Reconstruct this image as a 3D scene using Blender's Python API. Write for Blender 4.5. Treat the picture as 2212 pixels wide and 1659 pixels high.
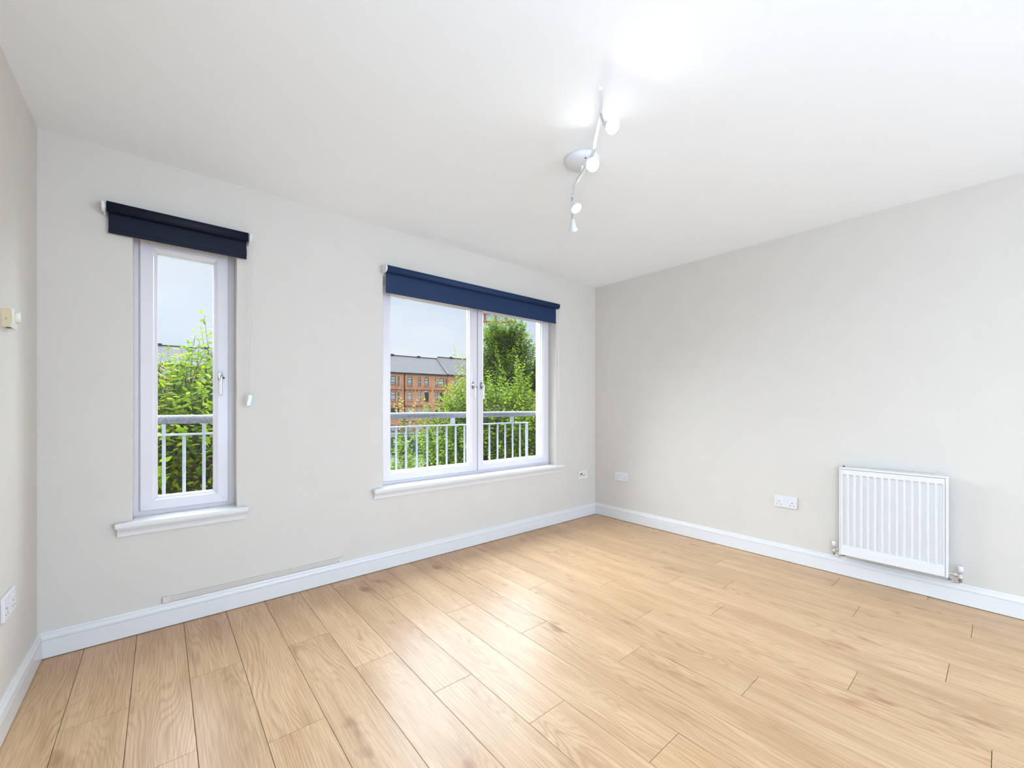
import bpy, bmesh, math, random
import numpy as np
from mathutils import Vector, Matrix

random.seed(7)
SC = bpy.context.scene
COL = SC.collection
for _o in list(bpy.data.objects):
    bpy.data.objects.remove(_o)

# ---------------------------------------------------------------- camera, sky, light, exposure
CAM = (-3.5337, -2.8139, 1.1449)
cam_data = bpy.data.cameras.new('camera')
cam = bpy.data.objects.new('camera', cam_data)
COL.objects.link(cam)
cam.location = CAM
cam.rotation_euler = (math.pi / 2, 0, -math.radians(40.1656))
cam_data.sensor_width = 36.0
cam_data.sensor_fit = 'HORIZONTAL'
cam_data.lens = 14.614
cam_data.shift_y = 0.02144
cam_data.clip_start = 0.02
cam_data.clip_end = 600
SC.camera = cam

SC.view_settings.view_transform = 'Standard'
SC.view_settings.look = 'None'
SC.view_settings.gamma = 1.0
SC.view_settings.use_curve_mapping = False
SC.view_settings.exposure = 0.15

SKY_STRENGTH = 0.87
world = bpy.data.worlds.new('overcast_sky')
SC.world = world
world.use_nodes = True
wn = world.node_tree
wn.nodes.clear()
w_out = wn.nodes.new('ShaderNodeOutputWorld')
w_bg = wn.nodes.new('ShaderNodeBackground')
w_tc = wn.nodes.new('ShaderNodeTexCoord')
w_map = wn.nodes.new('ShaderNodeMapping')
w_map.inputs['Scale'].default_value = (1.6, 1.6, 4.0)
w_ns = wn.nodes.new('ShaderNodeTexNoise')
w_ns.inputs['Scale'].default_value = 1.3
w_ns.inputs['Detail'].default_value = 5
w_rp = wn.nodes.new('ShaderNodeValToRGB')
w_rp.color_ramp.elements[0].position = 0.34
w_rp.color_ramp.elements[0].color = (0.70, 0.80, 0.99, 1)
w_rp.color_ramp.elements[1].position = 0.62
w_rp.color_ramp.elements[1].color = (0.93, 0.97, 1.05, 1)
w_bg.inputs['Strength'].default_value = SKY_STRENGTH
wn.links.new(w_tc.outputs['Generated'], w_map.inputs['Vector'])
wn.links.new(w_map.outputs['Vector'], w_ns.inputs['Vector'])
wn.links.new(w_ns.outputs['Fac'], w_rp.inputs['Fac'])
wn.links.new(w_rp.outputs['Color'], w_bg.inputs['Color'])
wn.links.new(w_bg.outputs['Background'], w_out.inputs['Surface'])


def light(name, typ, loc, direction, energy, color, **kw):
    ld = bpy.data.lights.new(name, typ)
    ld.energy = energy
    ld.color = color
    for k, v in kw.items():
        setattr(ld, k, v)
    o = bpy.data.objects.new(name, ld)
    COL.objects.link(o)
    o.location = loc
    o.rotation_euler = Vector(direction).to_track_quat('-Z', 'Y').to_euler()
    return o


# bright veiled sun high in front of the windows
light('sun', 'SUN', (0, 30, 40), (-0.20, -0.68, -0.70), 30.0, (0.87, 1.0, 1.15), angle=math.radians(115))
# added fill lights in the unseen rear of the room, no windows there
light('rear_fill', 'AREA', (-1.35, -8.8, 1.2), (-0.22, 0.85, 0.55), 155, (0.705, 1.0, 1.395),
      shape='RECTANGLE', size=2.3, size_y=2.0)
light('side_fill', 'AREA', (-3.94, -3.7, 1.25), (1.0, 0.0, 0.0), 49, (0.705, 1.0, 1.395),
      shape='RECTANGLE', size=1.5, size_y=1.8)
light('far_side_fill', 'AREA', (-0.02, -6.5, 1.25), (-1.0, 0.0, 0.0), 84, (0.705, 1.0, 1.395),
      shape='RECTANGLE', size=1.6, size_y=1.8)

# ---------------------------------------------------------------- materials
MATS = {}


def nodemat(name):
    m = bpy.data.materials.new(name)
    m.use_nodes = True
    return m, m.node_tree, m.node_tree.nodes['Principled BSDF']


def mat(name, col, rough=0.5, metal=0.0, spec=0.5, noise=0.0, nscale=30.0, bump=0.0, bscale=200.0, coat=0.0,
        emit=None, estr=0.0):
    if name in MATS:
        return MATS[name]
    m, nt, p = nodemat(name)
    p.inputs['Base Color'].default_value = (*col, 1)
    p.inputs['Roughness'].default_value = rough
    p.inputs['Metallic'].default_value = metal
    p.inputs['Specular IOR Level'].default_value = spec
    p.inputs['Coat Weight'].default_value = coat
    tc = nt.nodes.new('ShaderNodeTexCoord')
    if noise > 0:
        n = nt.nodes.new('ShaderNodeTexNoise')
        n.inputs['Scale'].default_value = nscale
        n.inputs['Detail'].default_value = 4
        r = nt.nodes.new('ShaderNodeValToRGB')
        r.color_ramp.elements[0].position = 0.3
        r.color_ramp.elements[1].position = 0.7
        r.color_ramp.elements[0].color = (*[c * (1 - noise) for c in col], 1)
        r.color_ramp.elements[1].color = (*[min(1, c * (1 + noise)) for c in col], 1)
        nt.links.new(tc.outputs['Object'], n.inputs['Vector'])
        nt.links.new(n.outputs['Fac'], r.inputs['Fac'])
        nt.links.new(r.outputs['Color'], p.inputs['Base Color'])
    if bump > 0:
        n2 = nt.nodes.new('ShaderNodeTexNoise')
        n2.inputs['Scale'].default_value = bscale
        n2.inputs['Detail'].default_value = 2
        b = nt.nodes.new('ShaderNodeBump')
        b.inputs['Strength'].default_value = bump
        b.inputs['Distance'].default_value = 0.002
        nt.links.new(tc.outputs['Object'], n2.inputs['Vector'])
        nt.links.new(n2.outputs['Fac'], b.inputs['Height'])
        nt.links.new(b.outputs['Normal'], p.inputs['Normal'])
    if emit:
        p.inputs['Emission Color'].default_value = (*emit, 1)
        p.inputs['Emission Strength'].default_value = estr
    MATS[name] = m
    return m


M_WALL = mat('wall_paint', (0.715, 0.655, 0.583), 0.72, spec=0.25, noise=0.012, nscale=6, bump=0.12, bscale=420)
M_CEIL = mat('ceiling_paint', (0.955, 0.955, 0.96), 0.85, spec=0.2, noise=0.006, nscale=4, bump=0.08, bscale=300)
M_GLOSSW = mat('white_gloss_paint', (0.785, 0.755, 0.730), 0.28, spec=0.5, noise=0.008, nscale=9)
M_UPVC = mat('white_upvc', (0.770, 0.722, 0.735), 0.25, spec=0.5, noise=0.006, nscale=14)
M_RAD = mat('radiator_enamel', (0.795, 0.765, 0.745), 0.25, spec=0.5, noise=0.005, nscale=20)
M_PLAST = mat('white_plastic', (0.77, 0.75, 0.745), 0.3, spec=0.5, noise=0.006, nscale=60)
M_CREAM = mat('cream_plastic', (0.80, 0.775, 0.66), 0.35, noise=0.02, nscale=60)
M_BEIGE = mat('beige_plastic', (0.71, 0.59, 0.37), 0.45, noise=0.03, nscale=90)
M_BLACK = mat('black_plastic', (0.012, 0.012, 0.014), 0.4, noise=0.1, nscale=50)
M_HOLE = mat('dark_slot', (0.05, 0.05, 0.055), 0.7, noise=0.1, nscale=50)
M_CHROME = mat('chrome', (0.72, 0.73, 0.75), 0.12, metal=1.0, noise=0.03, nscale=40)
M_SATIN = mat('satin_chrome', (0.80, 0.82, 0.85), 0.22, metal=0.9, noise=0.03, nscale=40)
M_PLATE = mat('grey_metal_plate', (0.30, 0.30, 0.32), 0.35, metal=0.7, noise=0.06, nscale=60)
M_SEAL = mat('dark_seal', (0.10, 0.10, 0.11), 0.7, noise=0.1, nscale=60)
M_GALV = mat('galvanised_steel', (0.155, 0.158, 0.172), 0.5, metal=0.0, spec=0.3, noise=0.35, nscale=90, bump=0.2, bscale=120)
M_GALV2 = mat('galvanised_bar', (0.36, 0.38, 0.41), 0.5, metal=0.0, spec=0.3, noise=0.08, nscale=50)
M_SUB = mat('underlay', (0.05, 0.035, 0.025), 0.9, noise=0.1, nscale=20)
M_LENS = mat('lit_lens', (1, 1, 1), 0.3, emit=(0.93, 0.96, 1.0), estr=14, noise=0.002, nscale=80)
M_LENSOFF = mat('unlit_lens', (0.88, 0.9, 0.92), 0.12, spec=0.6, noise=0.02, nscale=80)
M_LAMPW = mat('lamp_white', (0.80, 0.80, 0.80), 0.35, noise=0.01, nscale=60)
M_SANDST = mat('pale_render', (0.74, 0.68, 0.58), 0.85, noise=0.05, nscale=12, bump=0.3, bscale=60)


def glass_mat():
    m = bpy.data.materials.new('window_glass')
    m.use_nodes = True
    nt = m.node_tree
    nt.nodes.clear()
    out = nt.nodes.new('ShaderNodeOutputMaterial')
    tr = nt.nodes.new('ShaderNodeBsdfTransparent')
    tr.inputs['Color'].default_value = (0.965, 0.985, 0.98, 1)
    gl = nt.nodes.new('ShaderNodeBsdfGlossy')
    gl.inputs['Roughness'].default_value = 0.01
    fr = nt.nodes.new('ShaderNodeFresnel')
    fr.inputs['IOR'].default_value = 1.45
    mx = nt.nodes.new('ShaderNodeMixShader')
    ge = nt.nodes.new('ShaderNodeNewGeometry')
    iv = nt.nodes.new('ShaderNodeMath'); iv.operation = 'SUBTRACT'; iv.inputs[0].default_value = 1.0
    ml = nt.nodes.new('ShaderNodeMath'); ml.operation = 'MULTIPLY'
    nt.links.new(ge.outputs['Backfacing'], iv.inputs[1])
    nt.links.new(iv.outputs['Value'], ml.inputs[0])
    nt.links.new(fr.outputs['Fac'], ml.inputs[1])
    nt.links.new(ml.outputs['Value'], mx.inputs['Fac'])
    nt.links.new(tr.outputs['BSDF'], mx.inputs[1])
    nt.links.new(gl.outputs['BSDF'], mx.inputs[2])
    nt.links.new(mx.outputs['Shader'], out.inputs['Surface'])
    return m


M_GLASS = glass_mat()


def clear_plastic():
    m, nt, p = nodemat('clear_plastic')
    p.inputs['Base Color'].default_value = (0.93, 0.94, 0.97, 1)
    p.inputs['Roughness'].default_value = 0.12
    p.inputs['Transmission Weight'].default_value = 0.45
    return m


M_CLEAR = clear_plastic()


def fabric_mat(name, col, trans):
    m = bpy.data.materials.new(name)
    m.use_nodes = True
    nt = m.node_tree
    nt.nodes.clear()
    out = nt.nodes.new('ShaderNodeOutputMaterial')
    tc = nt.nodes.new('ShaderNodeTexCoord')
    ns = nt.nodes.new('ShaderNodeTexNoise')
    ns.inputs['Scale'].default_value = 700
    rp = nt.nodes.new('ShaderNodeValToRGB')
    rp.color_ramp.elements[0].color = (*[c * 0.8 for c in col], 1)
    rp.color_ramp.elements[1].color = (*[c * 1.2 for c in col], 1)
    df = nt.nodes.new('ShaderNodeBsdfDiffuse')
    tl = nt.nodes.new('ShaderNodeBsdfTranslucent')
    tl.inputs['Color'].default_value = (*trans, 1)
    gl = nt.nodes.new('ShaderNodeBsdfGlossy')
    gl.inputs['Roughness'].default_value = 0.5
    gl.inputs['Color'].default_value = (0.5, 0.52, 0.56, 1)
    ad = nt.nodes.new('ShaderNodeAddShader')
    mx = nt.nodes.new('ShaderNodeMixShader')
    mx.inputs['Fac'].default_value = 0.03
    nt.links.new(tc.outputs['Object'], ns.inputs['Vector'])
    nt.links.new(ns.outputs['Fac'], rp.inputs['Fac'])
    nt.links.new(rp.outputs['Color'], df.inputs['Color'])
    nt.links.new(df.outputs['BSDF'], ad.inputs[0])
    nt.links.new(tl.outputs['BSDF'], ad.inputs[1])
    nt.links.new(ad.outputs['Shader'], mx.inputs[1])
    nt.links.new(gl.outputs['BSDF'], mx.inputs[2])
    nt.links.new(mx.outputs['Shader'], out.inputs['Surface'])
    return m


M_NAVY1 = fabric_mat('dark_navy_fabric', (0.010, 0.012, 0.024), (0.004, 0.008, 0.02))
M_NAVY_HAZED = fabric_mat('hazed_navy_fabric', (0.022, 0.040, 0.092), (0.02, 0.05, 0.12))  # same cloth as the other blind, lightened to paint in window haze


def wood_mat():
    m, nt, p = nodemat('oak_laminate')
    N, L = nt.nodes, nt.links
    tc = N.new('ShaderNodeTexCoord')
    oi = N.new('ShaderNodeObjectInfo')
    cm = N.new('ShaderNodeVectorMath'); cm.operation = 'MULTIPLY_ADD'
    cv = N.new('ShaderNodeCombineXYZ')
    for i in range(3):
        L.new(oi.outputs['Random'], cv.inputs[i])
    L.new(cv.outputs['Vector'], cm.inputs[0])
    cm.inputs[1].default_value = (37.0, 91.0, 53.0)
    L.new(tc.outputs['Object'], cm.inputs[2])
    # warp of the grain so that it bends into long cathedrals and round knots
    mw = N.new('ShaderNodeMapping'); mw.inputs['Scale'].default_value = (6.5, 0.95, 1)
    L.new(cm.outputs['Vector'], mw.inputs['Vector'])
    nw = N.new('ShaderNodeTexNoise'); nw.inputs['Scale'].default_value = 1.0; nw.inputs['Detail'].default_value = 2.0; nw.inputs['Roughness'].default_value = 0.42
    L.new(mw.outputs['Vector'], nw.inputs['Vector'])
    # growth rings: level lines of the stretched noise
    rm = N.new('ShaderNodeMath'); rm.operation = 'MULTIPLY'; rm.inputs[1].default_value = 185
    L.new(nw.outputs['Fac'], rm.inputs[0])
    sx = N.new('ShaderNodeSeparateXYZ'); L.new(tc.outputs['Object'], sx.inputs['Vector'])
    ra = N.new('ShaderNodeMath'); ra.operation = 'MULTIPLY_ADD'; ra.inputs[1].default_value = 430
    L.new(sx.outputs['X'], ra.inputs[0]); L.new(rm.outputs['Value'], ra.inputs[2])
    sn = N.new('ShaderNodeMath'); sn.operation = 'SINE'; L.new(ra.outputs['Value'], sn.inputs[0])
    rr = N.new('ShaderNodeMapRange'); rr.inputs['From Min'].default_value = -1; rr.inputs['From Max'].default_value = 1
    L.new(sn.outputs['Value'], rr.inputs['Value'])
    # fine fibre
    mf = N.new('ShaderNodeMapping'); mf.inputs['Scale'].default_value = (300, 7, 1)
    L.new(cm.outputs['Vector'], mf.inputs['Vector'])
    nf = N.new('ShaderNodeTexNoise'); nf.inputs['Scale'].default_value = 1.0; nf.inputs['Detail'].default_value = 3
    L.new(mf.outputs['Vector'], nf.inputs['Vector'])
    # broad tonal streaks and dark knots
    mb = N.new('ShaderNodeMapping'); mb.inputs['Scale'].default_value = (14, 1.6, 1)
    L.new(cm.outputs['Vector'], mb.inputs['Vector'])
    nb = N.new('ShaderNodeTexNoise'); nb.inputs['Scale'].default_value = 1.0; nb.inputs['Detail'].default_value = 2
    L.new(mb.outputs['Vector'], nb.inputs['Vector'])
    mk = N.new('ShaderNodeMapping'); mk.inputs['Scale'].default_value = (11, 4.2, 1)
    L.new(cm.outputs['Vector'], mk.inputs['Vector'])
    nk = N.new('ShaderNodeTexNoise'); nk.inputs['Scale'].default_value = 1.0; nk.inputs['Detail'].default_value = 2
    L.new(mk.outputs['Vector'], nk.inputs['Vector'])
    kr = N.new('ShaderNodeMapRange'); kr.inputs['From Min'].default_value = 0.665; kr.inputs['From Max'].default_value = 0.79
    L.new(nk.outputs['Fac'], kr.inputs['Value'])

    def ramp(src, a, b, c0, c1):
        r = N.new('ShaderNodeValToRGB')
        r.color_ramp.elements[0].position = a; r.color_ramp.elements[0].color = (*c0, 1)
        r.color_ramp.elements[1].position = b; r.color_ramp.elements[1].color = (*c1, 1)
        L.new(src, r.inputs['Fac'])
        return r

    def mul(a, b, f=1.0):
        x = N.new('ShaderNodeMix'); x.data_type = 'RGBA'; x.blend_type = 'MULTIPLY'
        x.inputs[0].default_value = f
        L.new(a, x.inputs[6]); L.new(b, x.inputs[7])
        return x.outputs[2]

    base = ramp(nb.outputs['Fac'], 0.3, 0.7, WOOD_DARK, WOOD_LIGHT)
    rings = ramp(rr.outputs['Result'], 0.0, 0.55, (0.80, 0.75, 0.70), (1, 1, 1))
    fibre = ramp(nf.outputs['Fac'], 0.3, 0.62, (0.80, 0.76, 0.72), (1.04, 1.04, 1.04))
    knots = ramp(kr.outputs['Result'], 0.0, 1.0, (1, 1, 1), (0.62, 0.52, 0.44))
    tone = ramp(oi.outputs['Random'], 0.0, 1.0, (0.93, 0.92, 0.905), (1.05, 1.05, 1.05))
    # rings show only here and there
    mv = N.new('ShaderNodeMapping'); mv.inputs['Scale'].default_value = (7, 1.3, 1); mv.inputs['Location'].default_value = (3.1, 7.7, 0)
    L.new(cm.outputs['Vector'], mv.inputs['Vector'])
    nv = N.new('ShaderNodeTexNoise'); nv.inputs['Scale'].default_value = 1.0; nv.inputs['Detail'].default_value = 1
    L.new(mv.outputs['Vector'], nv.inputs['Vector'])
    vr = N.new('ShaderNodeMapRange'); vr.inputs['From Min'].default_value = 0.36; vr.inputs['From Max'].default_value = 0.62
    vr.inputs['To Min'].default_value = 0.10; vr.inputs['To Max'].default_value = 0.85
    L.new(nv.outputs['Fac'], vr.inputs['Value'])
    rx = N.new('ShaderNodeMix'); rx.data_type = 'RGBA'; rx.blend_type = 'MULTIPLY'
    L.new(vr.outputs['Result'], rx.inputs[0]); L.new(base.outputs['Color'], rx.inputs[6]); L.new(rings.outputs['Color'], rx.inputs[7])
    c = rx.outputs[2]
    c = mul(c, fibre.outputs['Color'])
    c = mul(c, knots.outputs['Color'])
    c = mul(c, tone.outputs['Color'])
    L.new(c, p.inputs['Base Color'])
    p.inputs['Roughness'].default_value = 0.42
    p.inputs['Specular IOR Level'].default_value = 0.36
    p.inputs['Coat Weight'].default_value = 0.16
    p.inputs['Coat Roughness'].default_value = 0.30
    p.inputs['Coat IOR'].default_value = 1.6
    bp = N.new('ShaderNodeBump'); bp.inputs['Strength'].default_value = 0.10; bp.inputs['Distance'].default_value = 0.001
    L.new(nf.outputs['Fac'], bp.inputs['Height'])
    L.new(bp.outputs['Normal'], p.inputs['Normal'])
    return m


WOOD_LIGHT = (0.715, 0.472, 0.272)
WOOD_DARK = (0.585, 0.362, 0.190)
M_WOOD = wood_mat()


def leaf_mat(name, c0, c1, c2):
    m = bpy.data.materials.new(name)
    m.use_nodes = True
    nt = m.node_tree
    nt.nodes.clear()
    out = nt.nodes.new('ShaderNodeOutputMaterial')
    at = nt.nodes.new('ShaderNodeAttribute')
    at.attribute_name = 'tint'
    rp = nt.nodes.new('ShaderNodeValToRGB')
    rp.color_ramp.elements[0].color = (*c0, 1)
    e = rp.color_ramp.elements.new(0.5)
    e.color = (*c1, 1)
    rp.color_ramp.elements[2].color = (*c2, 1)
    p = nt.nodes.new('ShaderNodeBsdfPrincipled')
    p.inputs['Roughness'].default_value = 0.42
    p.inputs['Specular IOR Level'].default_value = 0.03
    tl = nt.nodes.new('ShaderNodeBsdfTranslucent')
    mx = nt.nodes.new('ShaderNodeMixShader')
    mx.inputs['Fac'].default_value = 0.36
    nt.links.new(at.outputs['Fac'], rp.inputs['Fac'])
    nt.links.new(rp.outputs['Color'], p.inputs['Base Color'])
    nt.links.new(rp.outputs['Color'], tl.inputs['Color'])
    nt.links.new(p.outputs['BSDF'], mx.inputs[1])
    nt.links.new(tl.outputs['BSDF'], mx.inputs[2])
    nt.links.new(mx.outputs['Shader'], out.inputs['Surface'])
    return m


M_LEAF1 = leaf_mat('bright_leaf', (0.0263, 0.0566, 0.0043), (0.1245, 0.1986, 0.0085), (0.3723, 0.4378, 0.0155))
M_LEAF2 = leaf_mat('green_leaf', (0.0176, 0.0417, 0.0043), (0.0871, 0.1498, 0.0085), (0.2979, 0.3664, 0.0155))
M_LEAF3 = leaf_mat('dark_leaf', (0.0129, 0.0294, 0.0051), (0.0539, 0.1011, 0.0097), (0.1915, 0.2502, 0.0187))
M_BARK = mat('bark', (0.045, 0.036, 0.026), 0.9, noise=0.25, nscale=20)
M_TWIG = mat('twig', (0.060, 0.048, 0.028), 0.8, noise=0.2, nscale=20)


def stone_mat():
    m, nt, p = nodemat('red_sandstone')
    tc = nt.nodes.new('ShaderNodeTexCoord')
    mp = nt.nodes.new('ShaderNodeMapping')
    mp.inputs['Rotation'].default_value = (math.pi / 2, 0, 0)
    br = nt.nodes.new('ShaderNodeTexBrick')
    br.inputs['Scale'].default_value = 1.0
    br.inputs['Brick Width'].default_value = 0.8
    br.inputs['Row Height'].default_value = 0.32
    br.inputs['Mortar Size'].default_value = 0.018
    br.inputs['Color1'].default_value = (0.98, 0.50, 0.310, 1)
    br.inputs['Color2'].default_value = (0.95, 0.445, 0.265, 1)
    br.inputs['Mortar'].default_value = (0.84, 0.37, 0.22, 1)
    ns = nt.nodes.new('ShaderNodeTexNoise')
    ns.inputs['Scale'].default_value = 0.9
    rp = nt.nodes.new('ShaderNodeValToRGB')
    rp.color_ramp.elements[0].position = 0.3
    rp.color_ramp.elements[0].color = (0.86, 0.84, 0.84, 1)
    rp.color_ramp.elements[1].position = 0.7
    rp.color_ramp.elements[1].color = (1.08, 1.1, 1.12, 1)
    mx = nt.nodes.new('ShaderNodeMix'); mx.data_type = 'RGBA'; mx.blend_type = 'MULTIPLY'
    mx.inputs[0].default_value = 1
    nt.links.new(tc.outputs['Object'], mp.inputs['Vector'])
    nt.links.new(mp.outputs['Vector'], br.inputs['Vector'])
    nt.links.new(tc.outputs['Object'], ns.inputs['Vector'])
    nt.links.new(ns.outputs['Fac'], rp.inputs['Fac'])
    nt.links.new(br.outputs['Color'], mx.inputs[6])
    nt.links.new(rp.outputs['Color'], mx.inputs[7])
    nt.links.new(mx.outputs[2], p.inputs['Base Color'])
    p.inputs['Roughness'].default_value = 0.9
    return m


def tile_mat():
    m, nt, p = nodemat('brown_roof_tiles')
    tc = nt.nodes.new('ShaderNodeTexCoord')
    sp = nt.nodes.new('ShaderNodeSeparateXYZ')
    cb = nt.nodes.new('ShaderNodeCombineXYZ')
    br = nt.nodes.new('ShaderNodeTexBrick')
    br.inputs['Scale'].default_value = 1.0
    br.inputs['Brick Width'].default_value = 0.9
    br.inputs['Row Height'].default_value = 0.28
    br.inputs['Mortar Size'].default_value = 0.05
    br.inputs['Color1'].default_value = (0.0923, 0.0691, 0.0667, 1)
    br.inputs['Color2'].default_value = (0.0723, 0.0555, 0.0543, 1)
    br.inputs['Mortar'].default_value = (0.0441, 0.0339, 0.0340, 1)
    nt.links.new(tc.outputs['Object'], sp.inputs['Vector'])
    nt.links.new(sp.outputs['X'], cb.inputs['X'])
    nt.links.new(sp.outputs['Z'], cb.inputs['Y'])
    nt.links.new(cb.outputs['Vector'], br.inputs['Vector'])
    nt.links.new(br.outputs['Color'], p.inputs['Base Color'])
    p.inputs['Roughness'].default_value = 0.8
    return m


M_STONE = stone_mat()
M_TILE = tile_mat()
M_TRIMST = mat('weathered_stone', (0.42, 0.22, 0.15), 0.9, noise=0.2, nscale=3)
M_SILLST = mat('sandstone_sill', (0.62, 0.30, 0.19), 0.9, noise=0.1, nscale=3)
M_GUTTER = mat('black_gutter', (0.02, 0.02, 0.025), 0.5, noise=0.1, nscale=3)
M_WFRD = mat('dark_window_frame', (0.025, 0.025, 0.03), 0.5, noise=0.1, nscale=6)
M_WFRW = mat('white_window_frame', (0.8, 0.8, 0.8), 0.5, noise=0.02, nscale=6)
M_PANE = mat('blue_grey_pane', (0.60, 0.70, 0.86), 0.15, spec=0.6, noise=0.25, nscale=1.3)
M_PANEL = mat('curtained_pane', (0.72, 0.73, 0.78), 0.3, spec=0.5, noise=0.08, nscale=2)
M_PANED = mat('dark_pane', (0.05, 0.055, 0.065), 0.12, spec=0.6, noise=0.2, nscale=2)
M_RED = mat('red_door_paint', (0.36, 0.012, 0.03), 0.4, noise=0.05, nscale=4)
M_WRENDER = mat('white_render', (0.82, 0.82, 0.82), 0.8, noise=0.04, nscale=0.5)
M_BRRED = mat('red_cladding', (0.50, 0.16, 0.11), 0.8, noise=0.05, nscale=0.7)
M_GRASS = mat('lawn', (0.0333, 0.0481, 0.0111), 0.95, noise=0.3, nscale=2)
M_PAVE = mat('pale_paving', (0.12, 0.115, 0.115), 0.9, noise=0.1, nscale=1)
M_FENCE = mat('dark_green_timber', (0.08, 0.14, 0.11), 0.8, noise=0.15, nscale=3)
M_CAR = mat('pale_blue_car_paint', (0.09, 0.14, 0.18), 0.3, spec=0.3, noise=0.02, nscale=2, coat=0.5)
M_TYRE = mat('tyre_rubber', (0.02, 0.02, 0.02), 0.8, noise=0.1, nscale=9)


# ---------------------------------------------------------------- mesh builder
class B:
    def __init__(s):
        s.v, s.f, s.sm = [], [], []

    def add(s, vs, fs, smooth=False):
        k = len(s.v)
        s.v += [tuple(x) for x in vs]
        s.f += [tuple(i + k for i in q) for q in fs]
        s.sm += [smooth] * len(fs)
        return s

    def box(s, x0, x1, y0, y1, z0, z1):
        return s.add([(x0, y0, z0), (x1, y0, z0), (x1, y1, z0), (x0, y1, z0), (x0, y0, z1), (x1, y0, z1), (x1, y1, z1), (x0, y1, z1)],
                     [(0, 3, 2, 1), (4, 5, 6, 7), (0, 1, 5, 4), (1, 2, 6, 5), (2, 3, 7, 6), (3, 0, 4, 7)])

    def rbox(s, x0, x1, y0, y1, z0, z1, bev=0.004, seg=2, mtx=None):
        bm = bmesh.new()
        bmesh.ops.create_cube(bm, size=1)
        for v in bm.verts:
            v.co = ((x0 + x1) / 2 + v.co.x * (x1 - x0), (y0 + y1) / 2 + v.co.y * (y1 - y0), (z0 + z1) / 2 + v.co.z * (z1 - z0))
        bmesh.ops.bevel(bm, geom=list(bm.edges), offset=bev, segments=seg, affect='EDGES', profile=0.5)
        if mtx:
            bm.transform(mtx)
        bm.verts.index_update()
        s.add([v.co[:] for v in bm.verts], [[v.index for v in f.verts] for f in bm.faces], False)
        bm.free()
        return s

    def tube(s, pts, rad, seg=12, caps=True):
        pts = [Vector(p) for p in pts]
        n = len(pts)
        rad = rad if isinstance(rad, (list, tuple)) else [rad] * n
        vs, fs = [], []
        ref = None
        for i, p in enumerate(pts):
            t = (pts[min(i + 1, n - 1)] - pts[max(i - 1, 0)]).normalized()
            if ref is None:
                ref = Vector((0, 0, 1)) if abs(t.z) < 0.9 else Vector((1, 0, 0))
            a = t.cross(ref).normalized()
            b = t.cross(a).normalized()
            ref = a.cross(t).normalized()
            for k in range(seg):
                g = 2 * math.pi * k / seg
                vs.append(p + (a * math.cos(g) + b * math.sin(g)) * rad[i])
        for i in range(n - 1):
            for k in range(seg):
                k2 = (k + 1) % seg
                fs.append((i * seg + k, i * seg + k2, (i + 1) * seg + k2, (i + 1) * seg + k))
        s.add(vs, fs, True)
        if caps:
            s.add(vs[:seg], [tuple(range(seg))])
            s.add(vs[-seg:], [tuple(range(seg))[::-1]])
        return s

    def lathe(s, prof, o, d, seg=24, smooth=True):
        """prof: (radius, distance along d)"""
        o, d = Vector(o), Vector(d).normalized()
        ref = Vector((0, 0, 1)) if abs(d.z) < 0.9 else Vector((1, 0, 0))
        a = d.cross(ref).normalized()
        b = d.cross(a)
        vs, fs = [], []
        for r, h in prof:
            for k in range(seg):
                g = 2 * math.pi * k / seg
                vs.append(o + d * h + (a * math.cos(g) + b * math.sin(g)) * max(r, 1e-5))
        for i in range(len(prof) - 1):
            for k in range(seg):
                k2 = (k + 1) % seg
                fs.append((i * seg + k, i * seg + k2, (i + 1) * seg + k2, (i + 1) * seg + k))
        return s.add(vs, fs, smooth)

    def prism(s, poly, fn, a0, a1, off0=None, off1=None):
        """poly: 2-D profile; fn(p, a) -> xyz; ends may be mitred by off(p)"""
        n = len(poly)
        vs = [fn(p, a0 + (off0(p) if off0 else 0)) for p in poly] + [fn(p, a1 - (off1(p) if off1 else 0)) for p in poly]
        fs = [(i, (i + 1) % n, n + (i + 1) % n, n + i) for i in range(n)] + [tuple(range(n))[::-1], tuple(range(n, 2 * n))]
        return s.add(vs, fs)

    def rectframe(s, x0, x1, z0, z1, prof, gap=0.0):
        """sweep prof [(inset, y)] round a rectangle in the xz plane, four mitred members"""
        for side in range(4):
            vs, n = [], len(prof)
            for i, y in prof:
                c = [(x0 + i, z0 + i), (x1 - i, z0 + i), (x1 - i, z1 - i), (x0 + i, z1 - i)]
                a, b = c[side], c[(side + 1) % 4]
                L = math.hypot(b[0] - a[0], b[1] - a[1])
                ux, uz = (b[0] - a[0]) / L * gap, (b[1] - a[1]) / L * gap
                vs += [(a[0] + ux, y, a[1] + uz), (b[0] - ux, y, b[1] - uz)]
            s.add(vs, [(2 * k, 2 * k + 1, 2 * k + 3, 2 * k + 2) for k in range(n - 1)])
        return s


def root_of(o):
    while o.parent:
        o = o.parent
    return o


def obj(name, b, m, parent=None, world=True, auto=True):
    """link one mesh object; with world=True the builder's coordinates are world coordinates"""
    me = bpy.data.meshes.new(name)
    vs = b.v
    if parent is not None and world:
        r = root_of(parent).location
        vs = [(x - r.x, y - r.y, z - r.z) for x, y, z in vs]
    me.from_pydata(vs, [], b.f)
    if any(b.sm):
        me.polygons.foreach_set('use_smooth', b.sm)
    bm = bmesh.new()
    bm.from_mesh(me)
    bmesh.ops.recalc_face_normals(bm, faces=bm.faces)
    bm.to_mesh(me)
    bm.free()
    me.materials.append(m)
    o = bpy.data.objects.new(name, me)
    COL.objects.link(o)
    if parent is not None:
        o.parent = parent
    return o


def tag(o, label, cat, group=None, kind=None):
    o['label'] = label
    o['category'] = cat
    if group:
        o['group'] = group
    if kind:
        o['kind'] = kind
    return o


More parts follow.
